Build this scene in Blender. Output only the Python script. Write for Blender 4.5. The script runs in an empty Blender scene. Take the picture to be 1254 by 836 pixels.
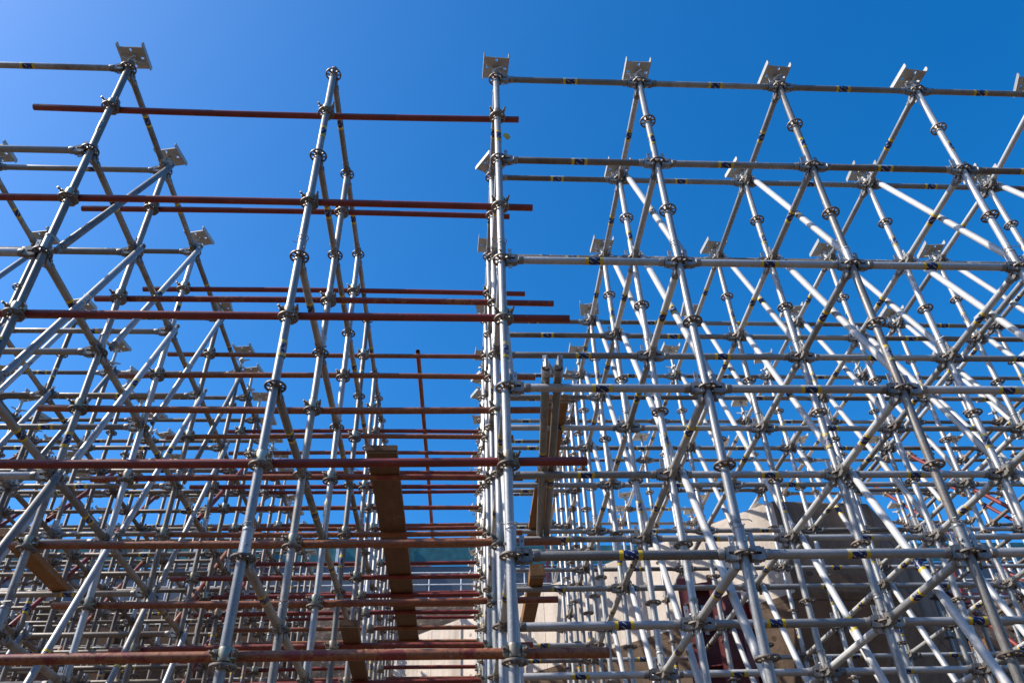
import bpy, bmesh, math, random
from mathutils import Vector, Matrix
random.seed(7)
R = math.radians
sc = bpy.context.scene
COL = sc.collection
H = 1.6                                   # eye height above the ground

# ------------------------------------------------------------------ camera
RIGHT = Vector((0.99810919, -0.05303284, -0.03107358))
UP = Vector((-0.00866226, -0.62185989, 0.78308061))
FWD = Vector((0.0608524, 0.78133079, 0.62114345))
EYE = Vector((0, 0, H))
cd = bpy.data.cameras.new('camera'); cam = bpy.data.objects.new('camera', cd); COL.objects.link(cam)
cam.matrix_world = Matrix(((RIGHT.x, UP.x, -FWD.x, EYE.x), (RIGHT.y, UP.y, -FWD.y, EYE.y),
                           (RIGHT.z, UP.z, -FWD.z, EYE.z), (0, 0, 0, 1)))
cd.sensor_width = 36; cd.lens = 28.1; cd.clip_start = .05; cd.clip_end = 3000
sc.camera = cam
FPX = 978.74
def px(p):
    d = Vector(p) - EYE; z = d.dot(FWD)
    if z < .1: return None
    return 627 + FPX * d.dot(RIGHT) / z, 418 - FPX * d.dot(UP) / z, d.length
def seen(a, b, m=45, n=12):
    """is any stretch of the segment inside the photograph's field (plus a margin)"""
    a, b = Vector(a), Vector(b)
    for i in range(n + 1):
        q = px(a.lerp(b, i / n))
        if q and -m < q[0] < 1254 + m and -m < q[1] < 836 + m: return True
    return False

# ------------------------------------------------------------------ materials
class NT:
    def __init__(s, name):
        s.m = bpy.data.materials.new(name); s.m.use_nodes = True
        s.t = s.m.node_tree; s.b = s.t.nodes['Principled BSDF']
    def n(s, typ, **kw):
        o = s.t.nodes.new('ShaderNode' + typ)
        for k, v in kw.items():
            if k in o.inputs: o.inputs[k].default_value = v
            else: setattr(o, k, v)
        return o
    def l(s, a, b): s.t.links.new(a, b)
    def coord(s, scale=1, kind='Object', vec=None):
        tc = s.n('TexCoord'); mp = s.n('Mapping')
        mp.inputs['Scale'].default_value = vec or (scale,) * 3
        s.l(tc.outputs[kind], mp.inputs['Vector'])
        # every copy gets its own piece of the pattern
        oi = s.n('ObjectInfo'); mu = s.n('Math', operation='MULTIPLY'); mu.inputs[1].default_value = 37.
        s.l(oi.outputs['Random'], mu.inputs[0]); s.l(mu.outputs[0], mp.inputs['Location'])
        s.oi = oi
        return mp.outputs['Vector']
    def noise(s, vec, sc_, det=4, rough=.6, dist=0):
        o = s.n('TexNoise', Scale=sc_, Detail=det, Roughness=rough, Distortion=dist); s.l(vec, o.inputs['Vector']); return o.outputs['Fac']
    def ramp(s, fac, stops):
        o = s.n('ValToRGB'); e = o.color_ramp.elements
        while len(e) < len(stops): e.new(.5)
        for el, (p, c) in zip(e, stops):
            el.position = p; el.color = (*c, 1) if len(c) == 3 else c
        s.l(fac, o.inputs['Fac']); return o.outputs['Color']
    def mix(s, fac, a, b, blend='MIX'):
        o = s.n('Mix', data_type='RGBA', blend_type=blend)
        for v, i in ((fac, 0), (a, 6), (b, 7)):
            if hasattr(v, 'is_linked'): s.l(v, o.inputs[i])
            elif i == 0: o.inputs[0].default_value = v
            else: o.inputs[i].default_value = (*v, 1)
        return o.outputs[2]
    def math(s, op, a, b=None, c=None):
        o = s.n('Math', operation=op)
        for i, v in enumerate((a, b, c)):
            if v is None: continue
            if hasattr(v, 'is_linked'): s.l(v, o.inputs[i])
            else: o.inputs[i].default_value = v
        return o.outputs[0]
    def bump(s, h, st=.3, d=.01):
        o = s.n('Bump', Strength=st, Distance=d); s.l(h, o.inputs['Height']); s.l(o.outputs['Normal'], s.b.inputs['Normal'])
    def set(s, **kw):
        for k, v in kw.items():
            i = s.b.inputs[k.replace('_', ' ')]
            if hasattr(v, 'is_linked'): s.l(v, i)
            else: i.default_value = v if not isinstance(v, tuple) or len(v) == 4 else (*v, 1)

def galv(name, lo, hi, metal, r0, r1, rust=(.20, .13, .08), rust_at=.62, var=.6):
    k = NT(name); v = k.coord(1)
    big = k.noise(v, 6, 5, .65); fine = k.noise(v, 90, 3, .6); spang = k.n('TexVoronoi', Scale=120.); k.l(v, spang.inputs['Vector'])
    f = k.math('ADD', k.math('MULTIPLY', big, .55), k.math('MULTIPLY', fine, .28))
    f = k.math('ADD', f, k.math('MULTIPLY', spang.outputs['Color'], .17))
    c = k.ramp(f, [(.25, lo), (.72, hi)])
    br = k.math('MULTIPLY_ADD', k.oi.outputs['Random'], var, 1 - var * .6)
    c = k.mix(1., c, k.n('CombineColor').outputs[0], 'MULTIPLY') if False else c
    hsv = k.n('HueSaturation'); k.l(c, hsv.inputs['Color']); k.l(br, hsv.inputs['Value'])
    st = k.ramp(k.noise(v, 3.2, 6, .72, .6), [(rust_at, (0, 0, 0)), (rust_at + .14, (1, 1, 1))])
    sm = k.math('MULTIPLY', st, .65)
    c2 = k.mix(sm, hsv.outputs['Color'], rust)
    spl = k.math('MULTIPLY', k.ramp(k.noise(v, 21, 5, .7), [(.63, (0, 0, 0)), (.67, (1, 1, 1))]), k.ramp(k.noise(v, 2.1, 2), [(.45, (0, 0, 0)), (.6, (1, 1, 1))]))
    c2 = k.mix(k.math('MULTIPLY', spl, .75), c2, (.50, .475, .43)); sm = k.math('MAXIMUM', sm, spl)
    scr = k.coord(1, vec=(1.5, 60, 60)); sc2 = k.ramp(k.noise(scr, 3., 3, .6), [(.64, (0, 0, 0)), (.70, (1, 1, 1))])
    c2 = k.mix(k.math('MULTIPLY', sc2, .22), c2, tuple(x * .45 for x in lo))
    k.set(Base_Color=c2, Metallic=k.math('MULTIPLY', k.math('SUBTRACT', 1., sm), metal))
    k.set(Roughness=k.ramp(fine, [(.3, (r0,) * 3), (.75, (r1,) * 3)]))
    k.bump(k.math('ADD', fine, k.math('MULTIPLY', big, .7)), .14, .002)
    return k.m
M = {}
M['galv'] = galv('galvanised_steel', (.27, .265, .255), (.52, .51, .49), .42, .38, .58)
M['galv_old'] = galv('weathered_galvanised_steel', (.165, .148, .128), (.37, .345, .31), .36, .40, .62, (.12, .065, .035), .53)
M['galv_dark'] = galv('dirty_shaded_galvanised_steel', (.11, .082, .055), (.30, .24, .18), .08, .42, .64, (.09, .045, .022), .52)  # dark copy: shade of left tower and far tubes put into the colour
M['zinc'] = galv('dull_zinc_tube', (.44, .43, .41), (.62, .605, .58), .15, .48, .66, (.28, .21, .15), .64, .25)
M['cast'] = galv('rust_stained_cast_steel', (.12, .092, .07), (.31, .26, .21), .45, .45, .65, (.15, .075, .035), .5)
M['plate'] = galv('zinc_plated_steel_plate', (.32, .305, .27), (.54, .52, .47), .15, .45, .62, (.30, .24, .17), .64, .2)
M['coupler'] = galv('yellow_passivated_coupler_steel', (.30, .25, .15), (.50, .47, .38), .7, .3, .5, (.26, .11, .03), .5)

def red_paint(name, r0, r1):
    k = NT(name); v = k.coord(1)
    n1 = k.noise(v, 4, 6, .7); n2 = k.noise(v, 45, 4, .65); n3 = k.noise(v, 11, 5, .7, .5)
    c = k.ramp(n1, [(.3, (.13, .016, .010)), (.7, (.26, .034, .018))])
    rust = k.ramp(n2, [(.3, (.17, .052, .018)), (.7, (.36, .125, .042))])
    fr = k.math('ADD', k.math('MULTIPLY', k.oi.outputs['Random'], .55), n3)
    c = k.mix(k.ramp(fr, [(r0, (0, 0, 0)), (r1, (1, 1, 1))]), c, rust)
    sp = k.ramp(k.noise(v, 60, 2, .5), [(.70, (0, 0, 0)), (.75, (1, 1, 1))])
    c = k.mix(k.math('MULTIPLY', sp, .5), c, (.42, .36, .32))
    k.set(Base_Color=c, Roughness=k.ramp(n2, [(.3, (.36,) * 3), (.7, (.62,) * 3)]))
    k.bump(n2, .2, .002); return k.m
M['red'] = red_paint('rusty_red_oxide_tube', .62, .92)
M['red_new'] = red_paint('red_oxide_painted_tube', .98, 1.25)

def sticker():
    """navy band between two yellow bands, white slanted lettering strokes, sun-bleached on top"""
    k = NT('printed_sticker_film'); tc = k.n('TexCoord'); sx = k.n('SeparateXYZ'); k.l(tc.outputs['Object'], sx.inputs[0])
    x, y, z = sx.outputs; ang = k.math('ARCTAN2', z, y)
    ax = k.math('ABSOLUTE', x)
    arc = k.math('MULTIPLY', ang, .0252)
    # two slanted lines of tiny white lettering
    u = k.math('ADD', k.math('MULTIPLY', x, .78), k.math('MULTIPLY', arc, .62))
    w = k.math('SUBTRACT', k.math('MULTIPLY', x, -.62), k.math('MULTIPLY', arc, -.78))
    oi0 = k.n('ObjectInfo'); w = k.math('ADD', w, k.math('MULTIPLY', oi0.outputs['Random'], .21)); u = k.math('ADD', u, k.math('MULTIPLY', oi0.outputs['Random'], .37))
    row = k.math('ABSOLUTE', k.math('SUBTRACT', k.math('FRACT', k.math('MULTIPLY', w, 30.)), .5))
    inrow = k.math('LESS_THAN', row, .085)
    cmb = k.n('CombineXYZ'); k.l(k.math('MULTIPLY', u, 420.), cmb.inputs[0]); k.l(k.math('MULTIPLY', w, 260.), cmb.inputs[1])
    lt = k.n('TexNoise', Scale=1., Detail=1.); k.l(cmb.outputs[0], lt.inputs['Vector'])
    ink = k.math('MULTIPLY', inrow, k.math('GREATER_THAN', lt.outputs['Fac'], .46))
    gap = k.math('LESS_THAN', k.math('ABSOLUTE', k.math('SUBTRACT', k.math('FRACT', k.math('MULTIPLY', u, 22.)), .5)), .36)
    ink = k.math('MULTIPLY', ink, gap)
    navy = k.mix(ink, (.006, .014, .075), (.62, .62, .60))
    c = k.mix(k.math('GREATER_THAN', ax, .037), navy, (.62, .42, .012))
    oi = k.n('ObjectInfo')
    geo = k.n('NewGeometry'); gs = k.n('SeparateXYZ'); k.l(geo.outputs['True Normal'], gs.inputs[0])
    dirt = k.n('TexNoise', Scale=55., Detail=5.); k.l(tc.outputs['Object'], dirt.inputs['Vector'])
    fade = k.math('ADD', k.math('MULTIPLY', gs.outputs[2], .9), k.math('SUBTRACT', dirt.outputs['Fac'], .35))
    fade = k.math('MULTIPLY', k.ramp(fade, [(.05, (0, 0, 0)), (.40, (1, 1, 1))]), k.math('GREATER_THAN', oi.outputs['Random'], .4))
    c = k.mix(k.math('MULTIPLY', fade, .85), c, (.52, .51, .47))
    sc_ = k.ramp(dirt.outputs['Fac'], [(.60, (0, 0, 0)), (.70, (1, 1, 1))])
    c = k.mix(k.math('MULTIPLY', sc_, .35), c, (.33, .32, .31))
    k.set(Base_Color=c, Roughness=.42); return k.m
M['sticker'] = sticker()

def timber(name, a, b):
    k = NT(name); v = k.coord(1, vec=(14, 1.1, 14))
    w = k.noise(v, 2.2, 6, .7, 1.2); v2 = k.coord(1); n = k.noise(v2, 26, 4, .6)
    kn = k.n('TexVoronoi', Scale=3.2); k.l(v2, kn.inputs['Vector'])
    c = k.ramp(w, [(.25, a), (.75, b)])
    c = k.mix(k.ramp(kn.outputs['Distance'], [(.03, (1, 1, 1)), (.07, (0, 0, 0))]), c, tuple(x * .35 for x in a))
    c = k.mix(k.math('MULTIPLY', k.ramp(n, [(.5, (0, 0, 0)), (.75, (1, 1, 1))]), .4), c, tuple(x * .5 for x in a))
    mo = k.ramp(k.noise(v2, 6, 6, .72), [(.60, (0, 0, 0)), (.70, (1, 1, 1))])
    c = k.mix(k.math('MULTIPLY', mo, .45), c, (.34, .30, .25))
    k.set(Base_Color=c, Roughness=.75); k.bump(w, .5, .006); return k.m
M['plank'] = timber('old_scaffold_board_wood', (.11, .05, .02), (.20, .10, .042))
M['ply'] = timber('yellow_pine_board_wood', (.20, .085, .022), (.31, .145, .045))

def concrete(name, a, b, joints=True):
    k = NT(name); v = k.coord(1)
    n1 = k.noise(v, 1.5, 8, .72, .5); n2 = k.noise(v, 14, 6, .7)
    sv = k.coord(1, vec=(2.2, 2.2, .12)); st = k.noise(sv, 1.6, 5, .7)
    c = k.ramp(k.math('ADD', k.math('MULTIPLY', n1, .7), k.math('MULTIPLY', n2, .3)), [(.3, a), (.7, b)])
    c = k.mix(k.math('MULTIPLY', k.ramp(st, [(.44, (0, 0, 0)), (.66, (1, 1, 1))]), .6), c, tuple(x * .5 for x in a))
    vo = k.n('TexVoronoi', Scale=9.); k.l(v, vo.inputs['Vector'])
    c = k.mix(k.ramp(vo.outputs['Distance'], [(.03, (1, 1, 1)), (.05, (0, 0, 0))]), c, tuple(x * .4 for x in a))
    h = k.math('ADD', n2, k.math('MULTIPLY', n1, .5))
    if joints:
        tc = k.n('TexCoord'); sx = k.n('SeparateXYZ'); k.l(tc.outputs['Object'], sx.inputs[0])
        jz = k.math('LESS_THAN', k.math('FRACT', k.math('MULTIPLY', sx.outputs[2], .82)), .012)
        d = k.math('SUBTRACT', sx.outputs[0], sx.outputs[1])
        jx = k.math('LESS_THAN', k.math('FRACT', k.math('MULTIPLY', d, .29)), .006)
        j = k.math('MAXIMUM', jz, jx)
        a1 = k.math('SUBTRACT', k.math('FRACT', k.math('MULTIPLY', d, 1.16)), .5); b1 = k.math('SUBTRACT', k.math('FRACT', k.math('MULTIPLY', sx.outputs[2], 1.64)), .5)
        rr = k.math('ADD', k.math('POWER', k.math('MULTIPLY', a1, .62), 2.), k.math('POWER', k.math('MULTIPLY', b1, .61), 2.))
        j = k.math('MAXIMUM', j, k.math('LESS_THAN', rr, .0009))
        c = k.mix(k.math('MULTIPLY', j, .8), c, tuple(x * .5 for x in a))
        h = k.math('SUBTRACT', h, k.math('MULTIPLY', j, .8))
    k.set(Base_Color=c, Roughness=.85); k.bump(h, .35, .02); return k.m
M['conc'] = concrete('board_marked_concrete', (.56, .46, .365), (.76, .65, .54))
M['conc_shade_stain'] = concrete('shaded_stained_concrete', (.19, .122, .078), (.31, .21, .14))  # dark copy for the pier's shaded faces: shade put into colour, plus staining
M['conc2'] = concrete('dark_deck_concrete', (.16, .145, .13), (.26, .24, .22), False)

def simple(name, c, rough=.6, metal=0, n=.25, scale=8):
    k = NT(name); v = k.coord(1); f = k.noise(v, scale, 5, .65)
    k.set(Base_Color=k.ramp(f, [(.3, tuple(x * (1 - n) for x in c)), (.7, tuple(min(1, x * (1 + n)) for x in c))]), Roughness=rough, Metallic=metal)
    k.bump(f, .15, .01); return k.m
M['form_red'] = simple('red_steel_formwork_paint', (.17, .03, .026), .5, 0, .35, 5)
M['form_dark'] = simple('shadowed_formwork_board', (.10, .035, .03), .7)
M['teal'] = simple('teal_shade_cloth', (.03, .14, .16), .85, 0, .3, 3)
M['bluewall'] = simple('blue_grey_wall_sheet', (.10, .115, .14), .7, 0, .15, 2)
M['maroon'] = simple('maroon_girder_paint', (.16, .028, .03), .55)
M['white'] = simple('white_post_paint', (.75, .73, .70), .55)
M['dark'] = simple('dark_window_void', (.02, .02, .022), .4)

def tiles():
    k = NT('maroon_roof_tile'); tc = k.n('TexCoord'); sx = k.n('SeparateXYZ'); k.l(tc.outputs['Object'], sx.inputs[0])
    a = k.math('FRACT', k.math('MULTIPLY', sx.outputs[0], 3.2)); b = k.math('FRACT', k.math('MULTIPLY', sx.outputs[1], 2.6))
    f = k.math('MULTIPLY', k.ramp(a, [(0, (.4,) * 3), (.5, (1,) * 3), (1, (.4,) * 3)]), k.ramp(b, [(0, (.45,) * 3), (.25, (1,) * 3)]))
    n = k.noise(k.coord(1), 2.5, 4)
    k.set(Base_Color=k.mix(f, (.06, .02, .02), k.ramp(n, [(.3, (.20, .06, .05)), (.7, (.30, .10, .08))])), Roughness=.75)
    k.bump(f, .6, .05); return k.m
M['tiles'] = tiles()

def earth(name, a, b, c3):
    k = NT(name); v = k.coord(1)
    n1 = k.noise(v, .35, 8, .7, .4); n2 = k.noise(v, 5, 8, .75); vo = k.n('TexVoronoi', Scale=2.6); k.l(v, vo.inputs['Vector'])
    c = k.ramp(n1, [(.3, a), (.7, b)])
    c = k.mix(k.ramp(n2, [(.52, (0, 0, 0)), (.66, (1, 1, 1))]), c, c3)
    c = k.mix(.35, c, vo.outputs['Color'], 'OVERLAY') if False else c
    k.set(Base_Color=c, Roughness=.95); k.bump(k.math('ADD', n2, k.math('MULTIPLY', vo.outputs['Distance'], .8)), .8, .12); return k.m
M['ground'] = earth('dry_site_ground', (.085, .058, .036), (.15, .105, .068), (.19, .14, .10))
M['bank'] = earth('broken_earth_and_rubble', (.035, .022, .015), (.085, .052, .033), (.24, .17, .12))

# ------------------------------------------------------------------ mesh helpers
class MB:
    def __init__(s): s.bm = bmesh.new()
    def _add(s, verts, faces, mat=None, smooth=False):
        vs = [s.bm.verts.new(mat @ Vector(v) if mat else Vector(v)) for v in verts]
        for f in faces:
            try:
                fc = s.bm.faces.new([vs[i] for i in f]); fc.smooth = smooth
            except ValueError: pass
        return s
    def box(s, c, d, mat=None, taper=1.):
        x, y, z = (q / 2 for q in d); v = []
        for k, sx in ((1., -1), (taper, 1)):
            for a, b in ((-1, -1), (1, -1), (1, 1), (-1, 1)): v.append((c[0] + sx * x, c[1] + a * y * k, c[2] + b * z * k))
        return s._add(v, [(3, 2, 1, 0), (4, 5, 6, 7), (0, 1, 5, 4), (1, 2, 6, 5), (2, 3, 7, 6), (3, 0, 4, 7)], mat)
    def lathe(s, prof, n=16, mat=None, closed=False, smooth=True):
        """profile of (radius, height) turned about local Z"""
        v = [(r * math.cos(2 * math.pi * i / n), r * math.sin(2 * math.pi * i / n), z) for r, z in prof for i in range(n)]
        f = []; m = len(prof)
        for j in range(m if closed else m - 1):
            a, b = j * n, ((j + 1) % m) * n
            for i in range(n): f.append((a + i, a + (i + 1) % n, b + (i + 1) % n, b + i))
        return s._add(v, f, mat, smooth)
    def tube(s, length, r=.02415, n=16, mat=None, wall=.0036, deep=.12):
        """hollow tube along local Z from 0 to length, open cut ends"""
        d = min(deep, length * .4)
        p = [(r - wall, d), (r - wall, 0), (r - .0006, 0), (r, .0012), (r, length - .0012), (r - .0006, length), (r - wall, length), (r - wall, length - d)]
        return s.lathe(p, n, mat)
    def disc(s, c, r, h, n=12, mat=None):
        b = (mat or Matrix()) @ Matrix.Translation(c)
        return s.lathe([(.0002, 0), (r, 0), (r, h), (.0002, h)], n, b, smooth=False)
    def mesh(s, name, m):
        bmesh.ops.recalc_face_normals(s.bm, faces=s.bm.faces[:])
        me = bpy.data.meshes.new(name); s.bm.to_mesh(me); s.bm.free(); me.materials.append(m)
        return me
def link(name, me, parent=None, mat=None):
    o = bpy.data.objects.new(name, me); COL.objects.link(o)
    if parent: o.parent = parent
    if mat is not None: o.matrix_local = mat
    return o
def tag(o, label=None, cat=None, group=None, kind=None):
    if label: o['label'] = label
    if cat: o['category'] = cat
    if group: o['group'] = group
    if kind: o['kind'] = kind
    return o
def sharp(me, deg=35):
    try: me.set_sharp_from_angle(angle=R(deg))
    except Exception: pass
    return me
T = Matrix.Translation
RX = lambda a: Matrix.Rotation(a, 4, 'X')
RY = lambda a: Matrix.Rotation(a, 4, 'Y')
RZ = lambda a: Matrix.Rotation(a, 4, 'Z')
def frame(a, b, upv=Vector((0, 0, 1))):
    """local X runs from a to b, local Z as near to up as it can be"""
    a, b = Vector(a), Vector(b); x = (b - a).normalized()
    if abs(x.dot(upv)) > .999: upv = Vector((0, 1, 0))
    y = upv.cross(x).normalized(); z = x.cross(y)
    return Matrix(((x.x, y.x, z.x, a.x), (x.y, y.y, z.y, a.y), (x.z, y.z, z.z, a.z), (0, 0, 0, 1)))

# ------------------------------------------------------------------ shared part meshes
def rosette_mesh():
    m = MB(); h = .0045
    m.lathe([(.0242, -.011), (.031, -.009), (.031, .009), (.0242, .011)], 20)
    m.lathe([(.0505, -h), (.0610, -h), (.0615, 0), (.0610, h), (.0505, h)], 32, closed=True, smooth=False)
    for i in range(8):
        m.box((.041, 0, 0), (.022, .0125 if i % 2 else .009, 2 * h), RZ(i * math.pi / 4 + .2))
    return sharp(m.mesh('rosette', M['cast']))
def head_mesh(with_wedge=False):
    """wedge head: local X points away from the post, post axis at x = 0"""
    m = MB()
    for s in (1, -1):
        for q in (1, -1):
            m.box((.058, q * .0175, s * .0205), (.050, .006, .026)); m.box((.036, q * .0215, s * .0205), (.016, .008, .028))
        m.box((.060, 0, s * .0345), (.046, .040, .0045)); m.box((.034, 0, s * .0300), (.006, .030, .010))
    m.box((.0915, 0, 0), (.018, .038, .062))
    m.lathe([(.019, 0), (.0275, .004), (.0275, .03), (.0245, .036)], 14, T((.102, 0, 0)) @ RY(math.pi / 2))
    if with_wedge: m.box((.052, 0, .012), (.020, .007, .125))
    return sharp(m.mesh('wedge_head', M['cast' if with_wedge else 'galv_old']))
def wedge_mesh():
    m = MB(); t = .006
    for x0, x1, z0, z1 in ((.040, .064, -.060, .075), (.040, .0475, .075, .090), (.0565, .064, .075, .090), (.040, .064, .090, .112)):
        m.box(((x0 + x1) / 2, 0, (z0 + z1) / 2), (x1 - x0, t, z1 - z0 + .0002))
    return m.mesh('wedge', M['galv'])
def brace_end_mesh():
    """flattened lug and pin at the tip of a diagonal; local X points away from the post"""
    m = MB(); m.box((.055, 0, 0), (.075, .012, .040), None, 1.15); m.disc((.035, 0, -.0), .012, .03, 10, RX(math.pi / 2) @ T((0, 0, -.015)))
    m.lathe([(.012, 0), (.02, .015), (.0243, .05), (.0243, .07)], 12, T((.08, 0, 0)) @ RY(math.pi / 2))
    return sharp(m.mesh('hinged_end', M['galv_old']))
def sticker_mesh():
    m = MB(); m.lathe([(.02445, -.058), (.02455, -.0575), (.02455, .0575), (.02445, .058)], 20, RY(math.pi / 2)); return m.mesh('sticker', M['sticker'])
def collar_mesh():
    m = MB(); m.lathe([(.0242, 0), (.0275, .0), (.0295, .004), (.0295, .012), (.0272, .016), (.0266, .018), (.0266, -.125)], 18)
    for a in (.6, 3.7): m.disc((0, 0, .026), .008, .010, 8, RZ(a) @ T((0, 0, -.07)) @ RY(math.pi / 2))
    return sharp(m.mesh('spigot_collar', M['galv']))
def clip_mesh():
    m = MB(); pts = [Vector((.034 * math.cos(a), .034 * math.sin(a), .010 * math.sin(a * .5))) for a in [i * .42 - 1.2 for i in range(11)]] + [Vector((-.005, -.062, .004)), Vector((.015, -.07, .0))]
    for a, b in zip(pts, pts[1:]):
        d = b - a; m.lathe([(.0028, 0), (.0028, d.length)], 6, T(a) @ d.to_track_quat('Z', 'Y').to_matrix().to_4x4())
    return m.mesh('wire_clip', M['galv'])
def plate_mesh():
    m = MB(); w = .094; g = [-.094, -.083, -.060, -.009, .009, .060, .083, .094]; t = .009
    hole = lambda i, j: (i in (1, 5) and j == 3) or (j in (1, 5) and i == 3)
    n = len(g); V = []
    bm = m.bm
    for z in (0, t): V.append([[bm.verts.new((x, y, z)) for y in g] for x in g])
    F = lambda *v: bm.faces.new(v)
    for i in range(n - 1):
        for j in range(n - 1):
            if hole(i, j): continue
            F(V[0][i][j], V[0][i][j + 1], V[0][i + 1][j + 1], V[0][i + 1][j]); F(V[1][i][j], V[1][i + 1][j], V[1][i + 1][j + 1], V[1][i][j + 1])
            for (di, dj), (a, b) in (((-1, 0), ((i, j), (i, j + 1))), ((1, 0), ((i + 1, j), (i + 1, j + 1))), ((0, -1), ((i, j), (i + 1, j))), ((0, 1), ((i, j + 1), (i + 1, j + 1)))):
                p, q_ = i + di, j + dj
                if not (0 <= p < n - 1 and 0 <= q_ < n - 1) or hole(p, q_):
                    F(V[0][a[0]][a[1]], V[0][b[0]][b[1]], V[1][b[0]][b[1]], V[1][a[0]][a[1]])
    for s in (-1, 1):       # upturned side lips with rounded corners
        pr = [(-.112, .006), (-.116, .02), (-.116, .040), (-.108, .050), (.108, .050), (.116, .040), (.116, .02), (.112, .006)]
        x0, x1 = s * .0943, s * .1020
        v = [(x0, y, z) for y, z in pr] + [(x1, y, z) for y, z in pr]; k = len(pr)
        m._add(v, [tuple(range(k)), tuple(range(2 * k - 1, k - 1, -1))] + [(i, (i + 1) % k, k + (i + 1) % k, k + i) for i in range(k)])
    return sharp(m.mesh('head_plate', M['plate']))
def rod_mesh(L):
    m = MB(); p = []; n = int(L / .0065)
    for i in range(n + 1): p.append((.0185 if i % 2 else .0160, i * L / n))
    m.lathe([(.0002, 0)] + p + [(.0002, L)], 12); return m.mesh('screw_rod', M['plate'])
def nut_mesh():
    m = MB(); m.lathe([(.019, 0), (.029, 0), (.032, .012), (.032, .026), (.027, .034), (.019, .034)], 14)
    for s in (0, math.pi): m.box((.062, 0, .022), (.07, .014, .020), RZ(s) @ RY(-.25), .6)
    m.box((.03, .03, .017), (.014, .05, .014), RZ(.8))
    return sharp(m.mesh('wing_nut', M['plate']))
def coupler_mesh():
    """right-angle coupler: one band round the post (local Z), one round the tube behind it"""
    m = MB()
    m.lathe([(.0246, -.030), (.0325, -.030), (.0345, -.02), (.0345, .02), (.0325, .030), (.0246, .030)], 16)
    m.lathe([(.0246, -.028), (.0325, -.028), (.0345, -.02), (.0345, .02), (.0325, .028), (.0246, .028)], 16, T((0, .0495, 0)) @ RY(math.pi / 2))
    for s in (-1, 1):
        m.box((s * .042, -.006, 0), (.022, .030, .044)); m.box((s * .036, .03, 0), (.016, .04, .036)); m.box((0, .052, s * .042), (.040, .028, .020))
    return sharp(m.mesh('coupler', M['coupler']))
def bolts_mesh():
    m = MB()
    for s in (-1, 1):
        k = T((s * .043, -.02, .0)) @ RX(math.pi / 2) @ RY(s * .35)
        m.lathe([(.0002, 0), (.0125, 0), (.0125, .015), (.007, .016), (.007, .042), (.0002, .042)], 8, k, smooth=False)
    m.lathe([(.0002, 0), (.0115, 0), (.0115, .014), (.0065, .015), (.0065, .035), (.0002, .035)], 8, T((0, .05, .05)), smooth=False)
    return m.mesh('bolts', M['cast'])
ME = dict(rosette=rosette_mesh(), head=head_mesh(), headw=head_mesh(True), wedge=wedge_mesh(), end=brace_end_mesh(), sticker=sticker_mesh(),
          collar=collar_mesh(), clip=clip_mesh(), plate=plate_mesh(), nut=nut_mesh(), coupler=coupler_mesh(), bolts=bolts_mesh())
_tc = {}
def tube_me(L, mat, n=16):
    k = (round(L, 3), mat, n)
    if k not in _tc:
        m = MB()
        if mat.startswith('red'):
            p = [(.02055, .12), (.02055, 0), (.0236, 0), (.02415, .0012)] + [(.02415, L * i / 12) for i in range(1, 12)] + [(.02415, L - .0012), (.0236, L), (.02055, L), (.02055, L - .12)]
            bow, ph = min(.012, .0035 * L), L * 7.3
            m.lathe(p, n, RY(math.pi / 2))
            for v in m.bm.verts:
                w_ = math.sin(math.pi * min(1, max(0, v.co.x / L))) * bow; v.co.y += w_ * math.cos(ph); v.co.z += w_ * math.sin(ph)
        else: m.tube(L, n=n, mat=RY(math.pi / 2))
        _tc[k] = sharp(m.mesh('tube', M[mat]), 40)
    return _tc[k]
_rc = {}
def rod_me(L):
    L = round(L, 2)
    if L not in _rc: _rc[L] = rod_mesh(L)
    return _rc[L]

# ------------------------------------------------------------------ plan of the pier head (the scaffold is built round and over it)
P = [Vector(p) * .62 for p in ((6.19, 14.2), (8.21, 14.32), (12.4, 19.3), (4.2, 27.8), (-1.9, 22.66))]
ztop, zfold, zneck = 7.29 * .62 + H, 5.41 * .62 + H, 3.4 * .62 + H
def over_pier(x, y, m=.10):
    c = sum(P, Vector((0, 0))) / len(P)
    for a, b in zip(P, P[1:] + P[:1]):
        e = b - a; nrm = Vector((e.y, -e.x)).normalized()
        if nrm.dot(c - a) > 0: nrm = -nrm
        if nrm.dot(Vector((x, y)) - a) > m: return False
    return True

# ------------------------------------------------------------------ the scaffold lattice
D0, ZT = 3.687, 5.598 + H                 # depth of the front row, height of the topmost rosette
RB, LB = 1.155, 1.472                     # bay widths of the right and the left tower
ROWS = [0, 1, 2, 3, 4, 4.5, 5, 5.5, 6, 6.5, 7, 7.5, 8, 8.5, 9, 9.5, 10, 10.5]
ORD = ['front', 'second', 'third', 'fourth', 'fifth', 'sixth', 'seventh', 'eighth', 'ninth', 'tenth', 'eleventh', 'twelfth', 'thirteenth', 'fourteenth', 'fifteenth', 'sixteenth', 'seventeenth', 'rearmost']
NTH = ['first', 'second', 'third', 'fourth', 'fifth', 'sixth', 'seventh', 'eighth']
LEVEL = {0: 'top', 2: 'second', 4: 'third', 6: 'fourth', 8: 'fifth', 10: 'sixth'}
RX_ = [.2439 + RB * i for i in range(8)]
LX_ = [-2.611 - LB * i for i in range(5)]
MX = -1.038
Z = lambda d: ZT - .5 * d
Y = lambda r: D0 + ROWS[r]
LINES = [('right', i, x) for i, x in enumerate(RX_)] + [('middle', 0, MX)] + [('left', i, x) for i, x in enumerate(LX_)]
def off(t, i, r): return -.11 if (t, i, r) == ('right', 4, 0) else 0.
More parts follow.
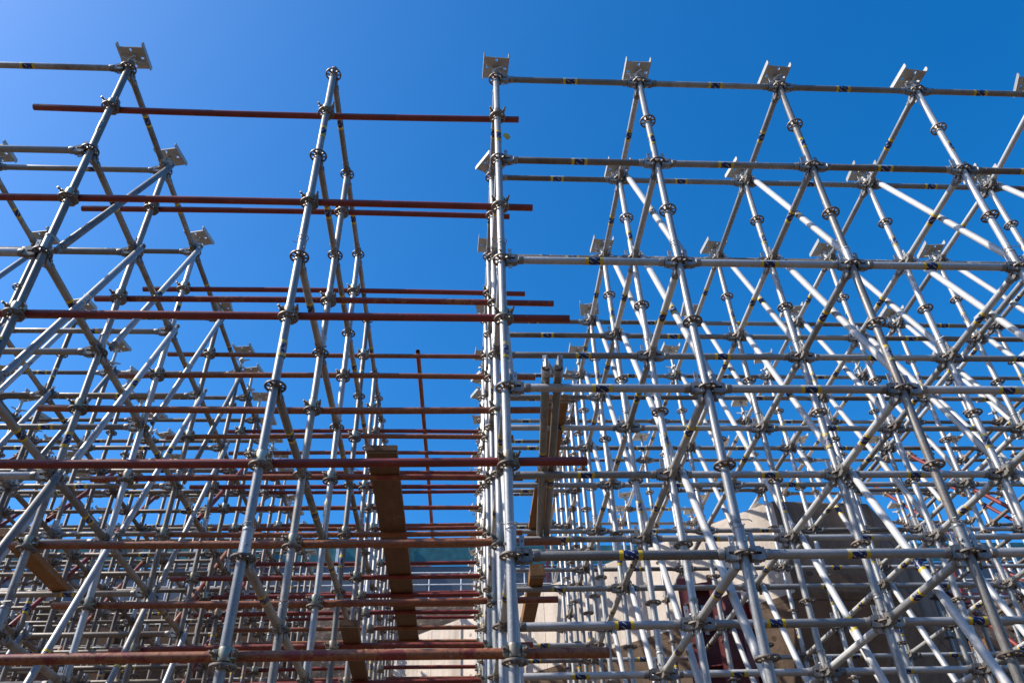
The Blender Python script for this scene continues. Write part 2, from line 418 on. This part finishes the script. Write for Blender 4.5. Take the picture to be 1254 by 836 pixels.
def where(t, i):
    if t == 'middle': return 'free-standing frame in the gap'
    if t == 'right': return 'gap-side line of right tower' if i == 0 else f'{NTH[i]} line of right tower'
    return 'gap-side line of left tower' if i == 0 else f'{NTH[i]} line of left tower'

def row_has(t, i, r):
    """the bays are closer at the back, and the far rows do not run the whole width"""
    if t == 'middle': return r <= 14
    if r <= 4: return True
    if t == 'left': return True
    if r > 13: return i == 0
    half = ROWS[r] % 1 > .1
    if t == 'right':
        if i <= 1: return r <= 10 or not half
        if i <= 3: return (not half and r < 9) or r >= 11
        return not half
    return True
# --- upright posts, and the screw jacks that stand in them
post_me = {}
for mt in ('galv', 'galv_old', 'galv_dark'):
    for L_, k in ((ZT + .08, 'full'), (ZT + .08 - ztop, 'short')): post_me[mt, k] = tube_me(L_, mt, 18)
nposts = 0
visible_post = {}
for t, i, x_ in LINES:
    for r in range(len(ROWS)):
        y = Y(r); x = x_
        if not row_has(t, i, r): continue
        x += off(t, i, r); on = over_pier(x, y); zb = ztop if on else 0.
        if not seen((x, y, zb), (x, y, ZT + .3), 40, 40): continue
        visible_post[(t, i, r)] = True; nposts += 1
        mt = 'galv' if random.random() < {'right': .78, 'middle': .4, 'left': .15}[t] else 'galv_old'
        if t == 'left' and r >= 3: mt = 'galv_dark'  # back of the left tower takes the steel with painted-in shade
        p = link('scaffold_post', post_me[mt, 'short' if on else 'full'])
        p.matrix_world = T((x, y, zb)) @ T((0, 0, ZT - zb)) @ RX(random.gauss(0, .0011)) @ RY(random.gauss(0, .0011)) @ T((0, 0, zb - ZT)) @ RZ(random.uniform(0, 6.28)) @ RY(-math.pi / 2) @ T((0, 0, 0))
        p['label'] = f"galvanised upright post, {ORD[r]} row, {where(t, i)}"
        p['category'] = 'scaffold post'; p['group'] = f'upright posts of the {"middle frame" if t == "middle" else t + " tower"}'
        inv = p.matrix_world.inverted()
        dd = [d for d in range(0, 14) if Z(d) > zb + .05 and (lambda q: q and -50 < q[0] < 1304 and -60 < q[1] < 900)(px((x, y, Z(d))))]
        for d in dd:
            link('rosette', ME['rosette'], p, inv @ T((x, y, Z(d))) @ RZ(random.uniform(-.15, .15)))
            if d in (4, 8):
                link('spigot_collar', ME['collar'], p, inv @ T((x, y, Z(d) + .135)) @ RZ(random.uniform(0, 6)))
                if random.random() < .5 and r < 5: link('wire_clip', ME['clip'], p, inv @ T((x, y, Z(d) + .165)) @ RZ(random.uniform(0, 6)))
            if d in (1, 5, 9) and random.random() < .9: link('sticker', ME['sticker'], p, inv @ T((x, y, Z(d) - .24)) @ RZ(random.uniform(-1.2, 1.2) - 1.57) @ RY(math.pi / 2))
        # head jack
        if t == 'middle': continue
        if not seen((x, y, ZT), (x, y, ZT + .35), 40, 3): continue
        ext = .0 if r < 4 else (.19 if ROWS[r] < 7.2 else .08)
        ext += random.uniform(-.01, .035) if r < 4 else random.uniform(-.06, .07)
        j = link('head_jack', rod_me(ext + .12)); j.matrix_world = T((x, y, ZT + .03))
        tag(j, f"screw jack with flat steel head plate, {ORD[r]} row, {where(t, i)}", 'head jack', f'head jacks on the {t} tower posts')
        a = random.gauss(0, .15)
        if (t, i, r) == ('right', 0, 1): a = .55
        if (t, i, r) == ('right', 0, 5): a = .5
        if (t, i, r) == ('right', 0, 6): a = .45
        if t == 'left': a -= .12
        if (t, i, r) == ('right', 4, 0): a = -.35
        link('head_plate', ME['plate'], j, T((0, 0, ext + .12)) @ RZ(a) @ RX(random.gauss(0, .02)))
        link('wing_nut', ME['nut'], j, T((0, 0, .052 + (.0 if r < 4 else random.uniform(.02, .1)))) @ RZ(random.uniform(0, 6.28)))

# --- horizontal ledgers (across), transoms (front to back), diagonal braces
jobs = {'ledger': [], 'transom': [], 'brace': []}
def size(a, b):
    m = (Vector(a) + Vector(b)) / 2; return (m - EYE).length
def bay_name(t, i):
    if t == 'right': return f"{NTH[i]} bay right of the gap"
    return f"{NTH[i]} bay left of the gap"
for t, xs in (('right', RX_), ('left', LX_)):
    for r in range(len(ROWS)):
        for d in range(0, 12, 2):
            for i in range(len(xs) - 1):
                a, b = sorted((xs[i] + off(t, i, r), xs[i + 1] + off(t, i + 1, r)))
                A, B = (a, Y(r), Z(d)), (b, Y(r), Z(d))
                if not (row_has(t, i, r) and row_has(t, i + 1, r)): continue
                if r >= 7 and t == 'right' and d >= 2 and (r + d // 2 + i) % 3: continue
                if t == 'right' and r >= 5 and d == 2 and (r + i) % 2: continue
                if seen(A, B, 20) and not ((over_pier(A[0], A[1]) or over_pier(B[0], B[1])) and Z(d) < ztop + .05): jobs['ledger'].append((size(A, B), A, B, f"grey ledger tube, {LEVEL[d]} level, {ORD[r]} row, {bay_name(t, i)}", t, r, d))
for t, i, x in LINES:
    for r in range(len(ROWS) - 1):
        if not row_has(t, i, r): continue
        nxt = [q for q in range(r + 1, len(ROWS)) if row_has(t, i, q)]
        if not nxt: continue
        for d in range(0, 12, 2):
            if r >= 6 and t == 'right' and d >= 4 and (r + d // 2) % 2: continue
            A, B = (x + off(t, i, r), Y(r), Z(d)), (x, Y(nxt[0]), Z(d))
            if seen(A, B, 20) and not ((over_pier(A[0], A[1]) or over_pier(B[0], B[1])) and Z(d) < ztop + .05): jobs['transom'].append((size(A, B), A, B, f"grey transom tube, {LEVEL[d]} level, behind {ORD[r]} row, {where(t, i)}", t, r, d))
    if t == 'middle': continue
    for r in range(4):
        for d in (0, 2, 6):
            if t == 'right' and i == 0 and d == 0: continue
            ox = .03 if (t == 'right' and i == 0) else .062
            A, B = (x + ox, Y(r + 1), Z(d) + .10), (x + ox, Y(r), Z(d + 4) + .0)
            if seen(A, B, 20): jobs['brace'].append((size(A, B), A, B, f"pale diagonal brace, {LEVEL[d]} level down towards {ORD[r]} row, {where(t, i)}", t, r, d))
CAP = 295
def member(kind, job):
    _, A, B, label, t, r, d = job
    A, B = Vector(A), Vector(B); F = frame(A, B); L = (B - A).length
    gap = .118 if kind != 'brace' else .13
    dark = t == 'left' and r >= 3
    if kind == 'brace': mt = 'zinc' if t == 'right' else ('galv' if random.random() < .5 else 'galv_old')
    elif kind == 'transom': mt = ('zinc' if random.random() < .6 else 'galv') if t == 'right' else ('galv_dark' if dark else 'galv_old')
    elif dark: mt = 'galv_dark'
    elif t == 'left': mt = 'galv_old' if r > 1 or random.random() < .6 else 'galv'
    else: mt = ('galv' if random.random() < .8 else 'galv_old') if d >= 4 else ('galv_dark' if random.random() < .5 else 'galv_old')
    o = link({'ledger': 'ledger', 'transom': 'transom', 'brace': 'diagonal_brace'}[kind], tube_me(L - 2 * gap, mt, 16 if r < 5 else 12))
    o.matrix_world = F @ T((gap, 0, 0))
    tag(o, label, {'ledger': 'ledger', 'transom': 'transom', 'brace': 'brace'}[kind],
        {'ledger': 'ledgers of the {} tower', 'transom': 'transoms of the {} tower', 'brace': 'diagonal braces of the {} tower'}[kind].format(t))
    tip = [T((-gap, 0, 0)), T((L - gap, 0, 0)) @ RZ(math.pi)]
    for k in tip:
        if kind == 'brace':
            link('hinged_end', ME['end'], o, k @ T((.03, 0, 0)))
        elif r < 5:
            h = link('wedge_head', ME['head'], o, k); link('wedge', ME['wedge'], h, T((0, 0, random.uniform(-.012, .012))))
        else: link('wedge_head', ME['headw'], o, k)
    if L > .7 and random.random() < .88:
        s = link('sticker', ME['sticker'], o, T(((L - 2 * gap) * (.5 + random.gauss(0, .05)), 0, 0)) @ RX(random.choice((0, 0, .5, -.6, 3.0, 1.2))))
def clump(kind, js):
    bm = bmesh.new()
    for (_, A, B, label, t, r, d) in js:
        A, B = Vector(A), Vector(B); F = frame(A, B); L = (B - A).length
        for me, mt in ((tube_me(L - .2, 'galv_dark', 12), F @ T((.1, 0, 0))), (ME['headw'], F), (ME['headw'], F @ T((L, 0, 0)) @ RZ(math.pi))):
            n0 = len(bm.verts); bm.from_mesh(me); bm.verts.ensure_lookup_table()
            bmesh.ops.transform(bm, matrix=mt, verts=bm.verts[n0:])
    me = bpy.data.meshes.new(kind); bm.to_mesh(me); bm.free(); me.materials.append(M['galv_dark'])
    return me
for kind, js in jobs.items():
    js.sort(key=lambda q: q[0])
    print('COUNT', kind, len(js))
    for q in js[:CAP]: member(kind, q)
    if js[CAP:]:
        o = link('distant_' + kind + 's', clump(kind, js[CAP:]))
        tag(o, f"small far {kind} tubes lost in the tangle at the back of the towers", kind + ' tubes', None, 'stuff')
print('COUNT posts', nposts)

# --- red painted tubes coupled across the gap
TUBES = {(0, 1): (-3.19, .41), (0, 3): (-4.05, .47), (0, 5): (-4.3, .65), (0, 7): (-4.3, .67), (0, 9): (-4.3, .68),
         (1, 1): (-3.2, .39), (1, 3): (-2.81, .71), (1, 5): (-2.9, .68), (1, 7): (-2.74, .63), (1, 9): (-2.9, .6),
         (2, 1): (-3.0, .59), (2, 3): (-2.96, .64), (2, 5): (-2.9, .49), (2, 7): (-2.88, .71),
         (3, 1): (-3.05, .37), (3, 3): (-2.83, .5), (3, 5): (-2.77, .55), (3, 7): (-2.82, .6),
         (4, 1): (-3.03, .5), (4, 3): (-2.87, .55), (4, 5): (-2.84, .5), (4, 7): (-2.9, .5)}
for r in (5, 6, 7): 
    for d in (1, 3, 5): TUBES[(r, d)] = (-2.87 + .05 * ((r * d) % 3), .6 - .04 * (r % 3))
for r in range(8, 13):
    for d in (1, 3, 5) if r < 10 else (3, 5): TUBES[(r, d)] = (-2.9 - .35 * (r % 3) + .03 * ((r * d) % 4), .58 - .03 * (r % 3))
TUBES.update({(8, 3): (-2.85, .5), (8, 5): (-2.9, .55), (9, 1): (-2.85, .5), (9, 5): (-2.85, .5), (10, 1): (-2.9, .5), (10, 5): (-2.8, .5), (11, 1): (-2.9, .55), (12, 3): (-2.85, .5)})
TLEV = {1: 'top', 3: 'second', 5: 'third', 7: 'fourth', 9: 'lowest'}
for (r, d), (xa, xb) in TUBES.items():
    y, z = Y(r) + .0495, Z(d) + .05
    if not seen((xa, y, z), (xb, y, z), 10): continue
    if abs(xa + 2.611) < .09: xa -= .12
    tilt = random.uniform(-.004, .004)
    o = link('red_tube', tube_me(xb - xa, 'red_new' if r == 0 or (r == 1 and d < 5) else 'red', 18)); o.matrix_world = T((xa, y, z)) @ RY(tilt * .3) @ RX(random.uniform(0, 6))
    tag(o, f"rusty red tube spanning the gap, {TLEV[d]} red level, {ORD[r]} row", 'red tube', 'red tubes spanning the gap')
    inv = o.matrix_world.inverted()
    for x in (LX_[0], MX, RX_[0]):
        c = link('coupler', ME['coupler'], o, inv @ T((x, Y(r), z)))
        if r < 6: link('bolts', ME['bolts'], c)
# long loose tube laid front to back over the red tubes, and the sloping red tubes inside the towers
def loose(A, B, name, mt, label, cat, group=None, couplers=()):
    F = frame(A, B); L = (Vector(B) - Vector(A)).length
    o = link(name, tube_me(L, mt, 16)); o.matrix_world = F
    tag(o, label, cat, group)
    for f in couplers:
        c = link('coupler', ME['coupler'], o, T((f * L, 0, 0)) @ RX(1.57) @ RZ(1.57) @ T((0, -.05, 0))); link('bolts', ME['bolts'], c)
    return o
loose((-.479, 6.72, Z(1) + .103), (-.434, 11.3, Z(1) + .103), 'red_tube', 'red', 'thin red tube lying front to back over the cross tubes in the gap', 'red tube')
zs = [3.72, 2.66, 1.62]
nm = ['upper', 'middle', 'lower']
for i in range(4):
    x = LX_[i] - .058
    for k, z0 in enumerate(zs):
        L = min(4.2, (ZT - H - .1 - z0) * 1.34 + .1); A = Vector((x, 7.62, z0 + H)); B = A + Vector((0, math.cos(R(47)), math.sin(R(47)))) * L
        if seen(A, B, 10):
            loose(A, B, 'sloping_red_tube', 'red_new', f"sloping red brace tube with open end, {nm[k]} of three, {where('left', i)}", 'red brace', 'sloping red tubes in the left tower', (.06, .48, .9))
for i in (5, 6, 7):
    x = RX_[i] + .058
    for k, z0 in enumerate(zs):
        L = min(4.2, (ZT - H - .1 - z0) * 1.34 + .1); A = Vector((x, 7.62, z0 + H)); B = A + Vector((0, math.cos(R(47)), math.sin(R(47)))) * L
        if seen(A, B, 10):
            loose(A, B, 'sloping_red_tube', 'red_new', f"sloping red brace tube, {nm[k]} of three, {where('right', i)}", 'red brace', 'sloping red tubes in the right tower', (.06, .48, .9))
# two spare braces lying over the ledgers right of the gap
for k, (A, B) in enumerate((((.462, D0 - .12, Z(6) + .05), (.60, 5.76, Z(6) + .05)), ((.532, D0 - .12, Z(6) + .05), (.656, 5.76, Z(6) + .05)))):
    o = loose(A, B, 'spare_brace', 'galv_old', f"loose dark brace tube lying on ledgers beside the gap, {'left' if k == 0 else 'right'} one of the pair", 'spare brace', 'pair of loose braces on the ledgers')
    m = MB(); s = -1 if k == 0 else 1
    m.lathe([(.0245, 0), (.0275, .0), (.0275, .05), (.0245, .05)], 12, RY(math.pi / 2))
    m.box((-.035, 0, .012), (.09, .026, .040), RZ(.1 * s)); m.box((-.085, 0, .03), (.05, .012, .07), RY(-.6)); m.box((-.03, .012 * s, -.045), (.03, .010, .085), RX(.4 * s) @ RY(.3)); m.box((-.06, .03 * s, -.02), (.03, .022, .05), RZ(.5 * s))
    link('wedge_head', sharp(m.mesh('loose_head', M['galv'])), o)
    link('sticker', ME['sticker'], o, T((.95 + .35 * k, 0, 0)) @ RX(2.5))

m = MB(); m.box((0, 0, 0), (.052, .004, .062)); m.box((0, 0, .036), (.02, .004, .012))
o = link('inspection_tag', m.mesh('tag', simple('yellow_tag_card', (.60, .40, .02), .5))); o.matrix_world = T((RX_[0] + .066, Y(0) + .02, Z(1) - .20)) @ RZ(.6) @ RY(.5)
tag(o, 'small yellow tag hanging on the front gap-side post, high up', 'tag')
# --- scaffold boards
def plank(x, w, y0, y1, z, mt, label, skew=0., th=.04, group=None):
    m = MB(); L = y1 - y0; n = 10
    v, f = [], []
    for i in range(n + 1):
        yy = -L / 2 + L * i / n; sag = -.004 * math.sin(i / n * math.pi)
        e = .0035
        for xx, zz in ((-w / 2 + e, 0), (w / 2 - e, 0), (w / 2, e), (w / 2, th - e), (w / 2 - e, th), (-w / 2 + e, th), (-w / 2, th - e), (-w / 2, e)): v.append((xx, yy, zz + sag))
    for i in range(n):
        for k in range(8): f.append((i * 8 + k, i * 8 + (k + 1) % 8, i * 8 + 8 + (k + 1) % 8, i * 8 + 8 + k))
    f += [tuple(range(8)), tuple(range(n * 8 + 7, n * 8 - 1, -1))]
    m._add(v, f); o = link('scaffold_board', m.mesh('board', M[mt])); o.matrix_world = T((x, (y0 + y1) / 2, z)) @ RZ(skew)
    for e in (-1, 1):
        m = MB(); t2 = .0016
        for c, d in (((0, 0, -t2 / 2 - .001), (w + .006, .028, t2)), ((0, 0, th + t2 / 2 + .001), (w + .006, .028, t2)), ((-w / 2 - .002, 0, th / 2), (t2, .028, th)), ((w / 2 + .002, 0, th / 2), (t2, .028, th))): m.box(c, d)
        link('end_band', m.mesh('band', M['galv_old']), o, T((0, e * (L / 2 - .03), 0)))
    return tag(o, label, 'scaffold board', group)
plank(-.617, .232, 5.34, 9.85, Z(5) + .0765, 'plank', 'long brown scaffold board lying front to back across the gap tubes', 0, .045)
plank(.775, .165, 5.31, 8.0, Z(4) + .027, 'ply', 'orange timber board on ledgers behind the pair of loose braces', 0, .05)
plank(-.905, .14, 6.3, 8.3, Z(7) + .0765, 'plank', 'dark brown board low in the gap beside the free-standing frame', .03, .045)
plank(.64, .12, 6.45, 7.78, Z(6) + .027, 'ply', 'short orange board low on ledgers right of the gap posts', 0, .10)
plank(-3.33, .13, 5.63, 6.80, Z(6) + .027, 'ply', 'orange board on ledgers low in left tower beside its gap-side posts', .02, .06)

# ------------------------------------------------------------------ concrete pier behind the right tower
cen = sum(P, Vector((0, 0))) / len(P)
def ring(k, z, sub=1): return [((p.x - cen.x) * k + cen.x, (p.y - cen.y) * k + cen.y, z) for p in P]
m = MB(); rings = [ring(1, zfold), ring(1, ztop)]; n = len(P)
def skin(m, rings, cap0=True, cap1=True):
    v = [q for rg in rings for q in rg]; f = []
    for j in range(len(rings) - 1):
        for i in range(n): f.append((j * n + i, j * n + (i + 1) % n, (j + 1) * n + (i + 1) % n, (j + 1) * n + i))
    if cap0: f.append(tuple(range(n)))
    if cap1: f.append(tuple(range((len(rings) - 1) * n, len(rings) * n)))
    m._add(v, f)
skin(m, [ring(.76, zneck - .4), ring(.77, zneck), ring(1, zfold), ring(1, ztop - .03), ring(.996, ztop)])
me = m.mesh('pier', M['conc']); me.materials.append(M['conc_shade_stain'])
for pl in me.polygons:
    if pl.normal.y < -.1 and pl.normal.x > -.35 and pl.normal.z < .5: pl.material_index = 1  # front faces get the concrete with shade in its colour, underside likewise
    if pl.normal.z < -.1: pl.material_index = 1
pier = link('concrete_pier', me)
bv = pier.modifiers.new('bevel', 'BEVEL'); bv.width = .03; bv.segments = 2; bv.limit_method = 'ANGLE'
tag(pier, 'large angular concrete pier head behind the right tower, left face sunlit', 'concrete pier')
m = MB(); skin(m, [ring(.70, 0), ring(.70, zneck - .4)]); link('pier_shaft', m.mesh('shaft', M['conc']), pier)
m = MB()
for i in range(26):           # starter bars standing out of the top
    a = i / 26; q = P[0].lerp(P[4], a) * .93 + cen * .07
    m.lathe([(.012, 0), (.012, .30 + .1 * random.random())], 6, T((q.x, q.y, ztop)) @ RX(random.uniform(-.08, .08)))
rb = m.mesh('bars', M['cast'])
bm_ = None
# red steel form panel standing against the pier
def form(x, y, w, d, z0, z1, yaw, label):
    o = bpy.data.objects.new('formwork_panel', None); COL.objects.link(o); o.matrix_world = T((x, y, z0)) @ RZ(yaw)
    tag(o, label, 'formwork')
    h = z1 - z0
    m = MB(); m.box((0, 0, h / 2), (w, .02, h)); link('face_sheet', m.mesh('sheet', M['form_red']), o)
    for s in (-1, 1):
        m = MB(); m.box((s * (w / 2 + .008), -.10, h / 2), (.014, .20, h)); m.box((s * (w / 2 - .045), -.206, h / 2), (.09, .012, h))
        link('edge_flange', m.mesh('flange', M['form_red']), o)
    k = 0
    z = .25
    while z < h:
        m = MB(); m.box((0, -.085, z), (w - .02, .15, .012)); link('stiffener', m.mesh('stiff', M['form_red']), o)
        m = MB()
        for s in (-1, 1): m.lathe([(.0002, 0), (.017, 0), (.017, .014), (.009, .015), (.009, .04), (.0002, .04)], 8, T((s * (w / 2 - .05), -.212, z - .2)) @ RX(math.pi / 2), smooth=False)
        link('bolt_pair', m.mesh('bolt', M['cast']), o)
        z += .42
    return o
form(4.25 * .62, 13.75 * .62, .40, .2, 0, 5.42 * .62 + H, R(-20), 'red steel formwork panel with bolted flanges standing below the pier head')
form(4.92 * .62, 14.0 * .62, .34, .2, 0, 5.2 * .62 + H, R(25), 'dark red formwork panel set back beside the bolted red panel')

# ------------------------------------------------------------------ setting
def grid(name, nx, ny, x0, x1, y0, y1, fz, mat):
    m = MB(); v = []; f = []
    for j in range(ny + 1):
        for i in range(nx + 1):
            x = x0 + (x1 - x0) * i / nx; y = y0 + (y1 - y0) * j / ny; v.append((x, y, fz(x, y)))
    for j in range(ny):
        for i in range(nx): f.append((j * (nx + 1) + i, j * (nx + 1) + i + 1, (j + 1) * (nx + 1) + i + 1, (j + 1) * (nx + 1) + i))
    m._add(v, f, None, True); return link(name, m.mesh(name, M[mat]))
from mathutils import noise as mn
tag(grid('ground', 8, 8, -900, 900, -900, 900, lambda x, y: 0, 'ground'), None, None, None, 'structure')
def bankz(x, y):
    s = min(1, max(0, (y - 25.5) / 5.5)); s = s * s * (3 - 2 * s)
    v = Vector((x, y, 0))
    nz = mn.fractal(v * .45, .9, 2., 6) * .8 + mn.fractal(v * 2.1, .8, 2., 4) * .28
    return -.25 + s * 13.3 + nz * min(1, s * 2.2) * (0.9 if y < 31 else .4)
bank = grid('embankment', 300, 70, -56, 56, 24.5, 38, bankz, 'bank')
tag(bank, None, None, None, 'structure')
tag(grid('added_dark_slope', 60, 14, -60, 60, -48, -13, lambda x, y: min(11., max(0., (-13 - y) * .95)) + (mn.fractal(Vector((x, y, 0)) * .3, 1., 2., 4) * .7 if y < -14 else -.1), 'bank'), None, None, None, 'structure')  # unseen slope behind the camera, added to cut fill light and darken reflections
# existing deck with a hoarding along its edge, and the tiled house behind
DY, DZ = 33.0, 12.35 + H
o = bpy.data.objects.new('site_hoarding', None); COL.objects.link(o); o.location = (0, DY, DZ)
tag(o, 'long low hoarding of teal cloth over a grey-blue wall, far behind the scaffold', 'hoarding')
m = MB(); m.box((0, 0, -.4), (110, .12, 3.8)); link('wall_panel', m.mesh('w', M['bluewall']), o)
m = MB(); m.box((0, -.10, 1.95), (110, .03, .85)); link('shade_cloth', m.mesh('w', M['teal']), o)
m = MB(); m.box((0, -.16, -.22), (110, .3, .42)); link('edge_beam', m.mesh('w', M['maroon']), o)
for i in range(-13, 14):
    m = MB(); m.box((i * 3.0 + .7, -.2, 1.25), (.12, .10, 2.6)); link('post', m.mesh('w', M['maroon' if i % 2 else 'white']), o)
o2 = bpy.data.objects.new('deck_railing', None); COL.objects.link(o2); o2.location = (0, DY - 1.3, DZ - .35)
tag(o2, 'white post-and-rail handrail along the edge in front of the hoarding', 'railing')
for zz in (.55, 1.05):
    m = MB(); m.lathe([(.03, -40), (.03, 40)], 8, T((0, 0, zz)) @ RY(math.pi / 2)); link('rail', m.mesh('r', M['white']), o2)
for i in range(-30, 31):
    m = MB(); m.lathe([(.028, -.4), (.028, 1.05)], 8, T((i * 1.3, 0, 0))); link('baluster', m.mesh('r', M['white']), o2)
hs = bpy.data.objects.new('tiled_house', None); COL.objects.link(hs); hs.location = (-7.5, 39, DZ - .2)
tag(hs, 'house with maroon tiled roof and blue-grey walls, far behind the left tower', 'house')
m = MB(); m.box((0, 0, 1.4), (11, 6, 2.8)); link('wall', m.mesh('w', M['bluewall']), hs)
m = MB(); hw, hd, rl = 6.1, 3.6, 3.0
m._add([(-hw, -hd, 0), (hw, -hd, 0), (hw, hd, 0), (-hw, hd, 0), (-rl, 0, 2.3), (rl, 0, 2.3)], [(0, 1, 5, 4), (1, 2, 5), (2, 3, 4, 5), (3, 0, 4), (3, 2, 1, 0)], T((0, 0, 2.75)))
link('roof', m.mesh('r', M['tiles']), hs)
for k in (-3.4, 0, 3.4):
    m = MB(); m.box((k, -3.02, 1.5), (1.3, .05, 1.1)); w = link('window', m.mesh('w', M['white']), hs)
    m = MB(); m.box((k, -3.05, 1.5), (1.1, .03, .9)); link('pane', m.mesh('w', M['dark']), w)
# timber shutter walls standing behind the towers
def shutter(x0, x1, y, h, mt, label):
    o = bpy.data.objects.new('timber_shutter', None); COL.objects.link(o); o.location = ((x0 + x1) / 2, y, 0)
    tag(o, label, 'timber shutter'); w_ = x1 - x0
    nb = int(h / .30)
    m = MB()
    for i in range(nb):
        m.box((random.uniform(-.04, .04), random.uniform(-.006, .006), .15 + i * .30), (w_, .04, .292))
    link('boards', m.mesh('boards', M[mt]), o)
    k = -w_ / 2 + .3
    while k < w_ / 2:
        m = MB(); m.box((k, -.075, h / 2), (.10, .10, h + random.uniform(-.1, .3))); link('soldier', m.mesh('soldier', M['plank']), o); k += 1.5
shutter(-15.5, -2.7, 14.9, 7.2, 'plank', 'dark brown boarded timber wall standing behind the left tower')
shutter(9.6, 18, 14.9, 6.3, 'plank', 'brown boarded timber wall standing behind the right tower, right of the pier')
# rubble and offcuts on the bank
rub = []
for i in range(7):
    m = MB(); bmesh.ops.create_icosphere(m.bm, subdivisions=2, radius=1)
    for v in m.bm.verts: v.co *= .75 + .5 * mn.noise(v.co * 1.3 + Vector((i * 9, 0, 0)))
    for v in m.bm.verts: v.co.z *= .6
    rub.append(m.mesh('rock', M['bank' if i % 3 else 'conc']))
LUMPS = [(-14, 29.6), (-12.6, 30.2), (-11.1, 29.4), (-9.7, 30.4), (-8.4, 29.8), (-7, 30.3), (14.5, 28.5), (15.9, 29.4), (17.2, 28.7), (18.7, 29.7), (20.1, 29), (21.4, 29.9)]
for k, (x, y) in enumerate(LUMPS):
    o = link('boulder', rub[k % 7]); s = random.uniform(.35, .7)
    o.matrix_world = T((x, y, bankz(x, y) + .1)) @ RZ(random.uniform(0, 6)) @ RX(random.uniform(-.4, .4)) @ Matrix.Scale(s, 4)
    tag(o, f"{'pale' if k % 7 % 3 == 0 else 'brown'} lump of rubble on the bank, {NTH[k % 6]} from the left behind the {'left' if k < 6 else 'right'} tower", 'rubble', 'lumps of rubble on the bank')

# ------------------------------------------------------------------ light
SUN_EL = 46.; SX, SY = -.995, -.10
az = math.atan2(SX, SY)                   # compass angle from +Y, clockwise
w = bpy.data.worlds.new('World'); sc.world = w; w.use_nodes = True
nt = w.node_tree; bg = nt.nodes['Background']
sky = nt.nodes.new('ShaderNodeTexSky'); sky.sky_type = 'NISHITA'; sky.sun_disc = False
sky.sun_elevation = R(SUN_EL); sky.sun_rotation = az
sky.air_density = 1.0; sky.dust_density = 1.4; sky.ozone_density = 5.0; sky.altitude = 300
hsv = nt.nodes.new('ShaderNodeHueSaturation'); hsv.inputs['Saturation'].default_value = 1.35; hsv.inputs['Value'].default_value = 2.1
nt.links.new(sky.outputs[0], hsv.inputs['Color']); nt.links.new(hsv.outputs[0], bg.inputs['Color'])
bg.inputs['Strength'].default_value = .11
sd = bpy.data.lights.new('sun', 'SUN'); so = bpy.data.objects.new('sun', sd); COL.objects.link(so)
sd.energy = 6.2; sd.angle = R(.53); sd.color = (1., .95, .87)
sv = Vector((SX, SY, 0)).normalized() * math.cos(R(SUN_EL)) + Vector((0, 0, math.sin(R(SUN_EL))))
so.rotation_euler = sv.to_track_quat('Z', 'Y').to_euler(); so.location = (-20, -5, 40)
sc.view_settings.view_transform = 'Standard'; sc.view_settings.look = 'None'; sc.view_settings.exposure = 0
sc.cycles.max_bounces = 8; sc.cycles.diffuse_bounces = 4; sc.cycles.glossy_bounces = 4
sc.cycles.use_fast_gi = False if hasattr(sc.cycles, 'use_fast_gi') else False
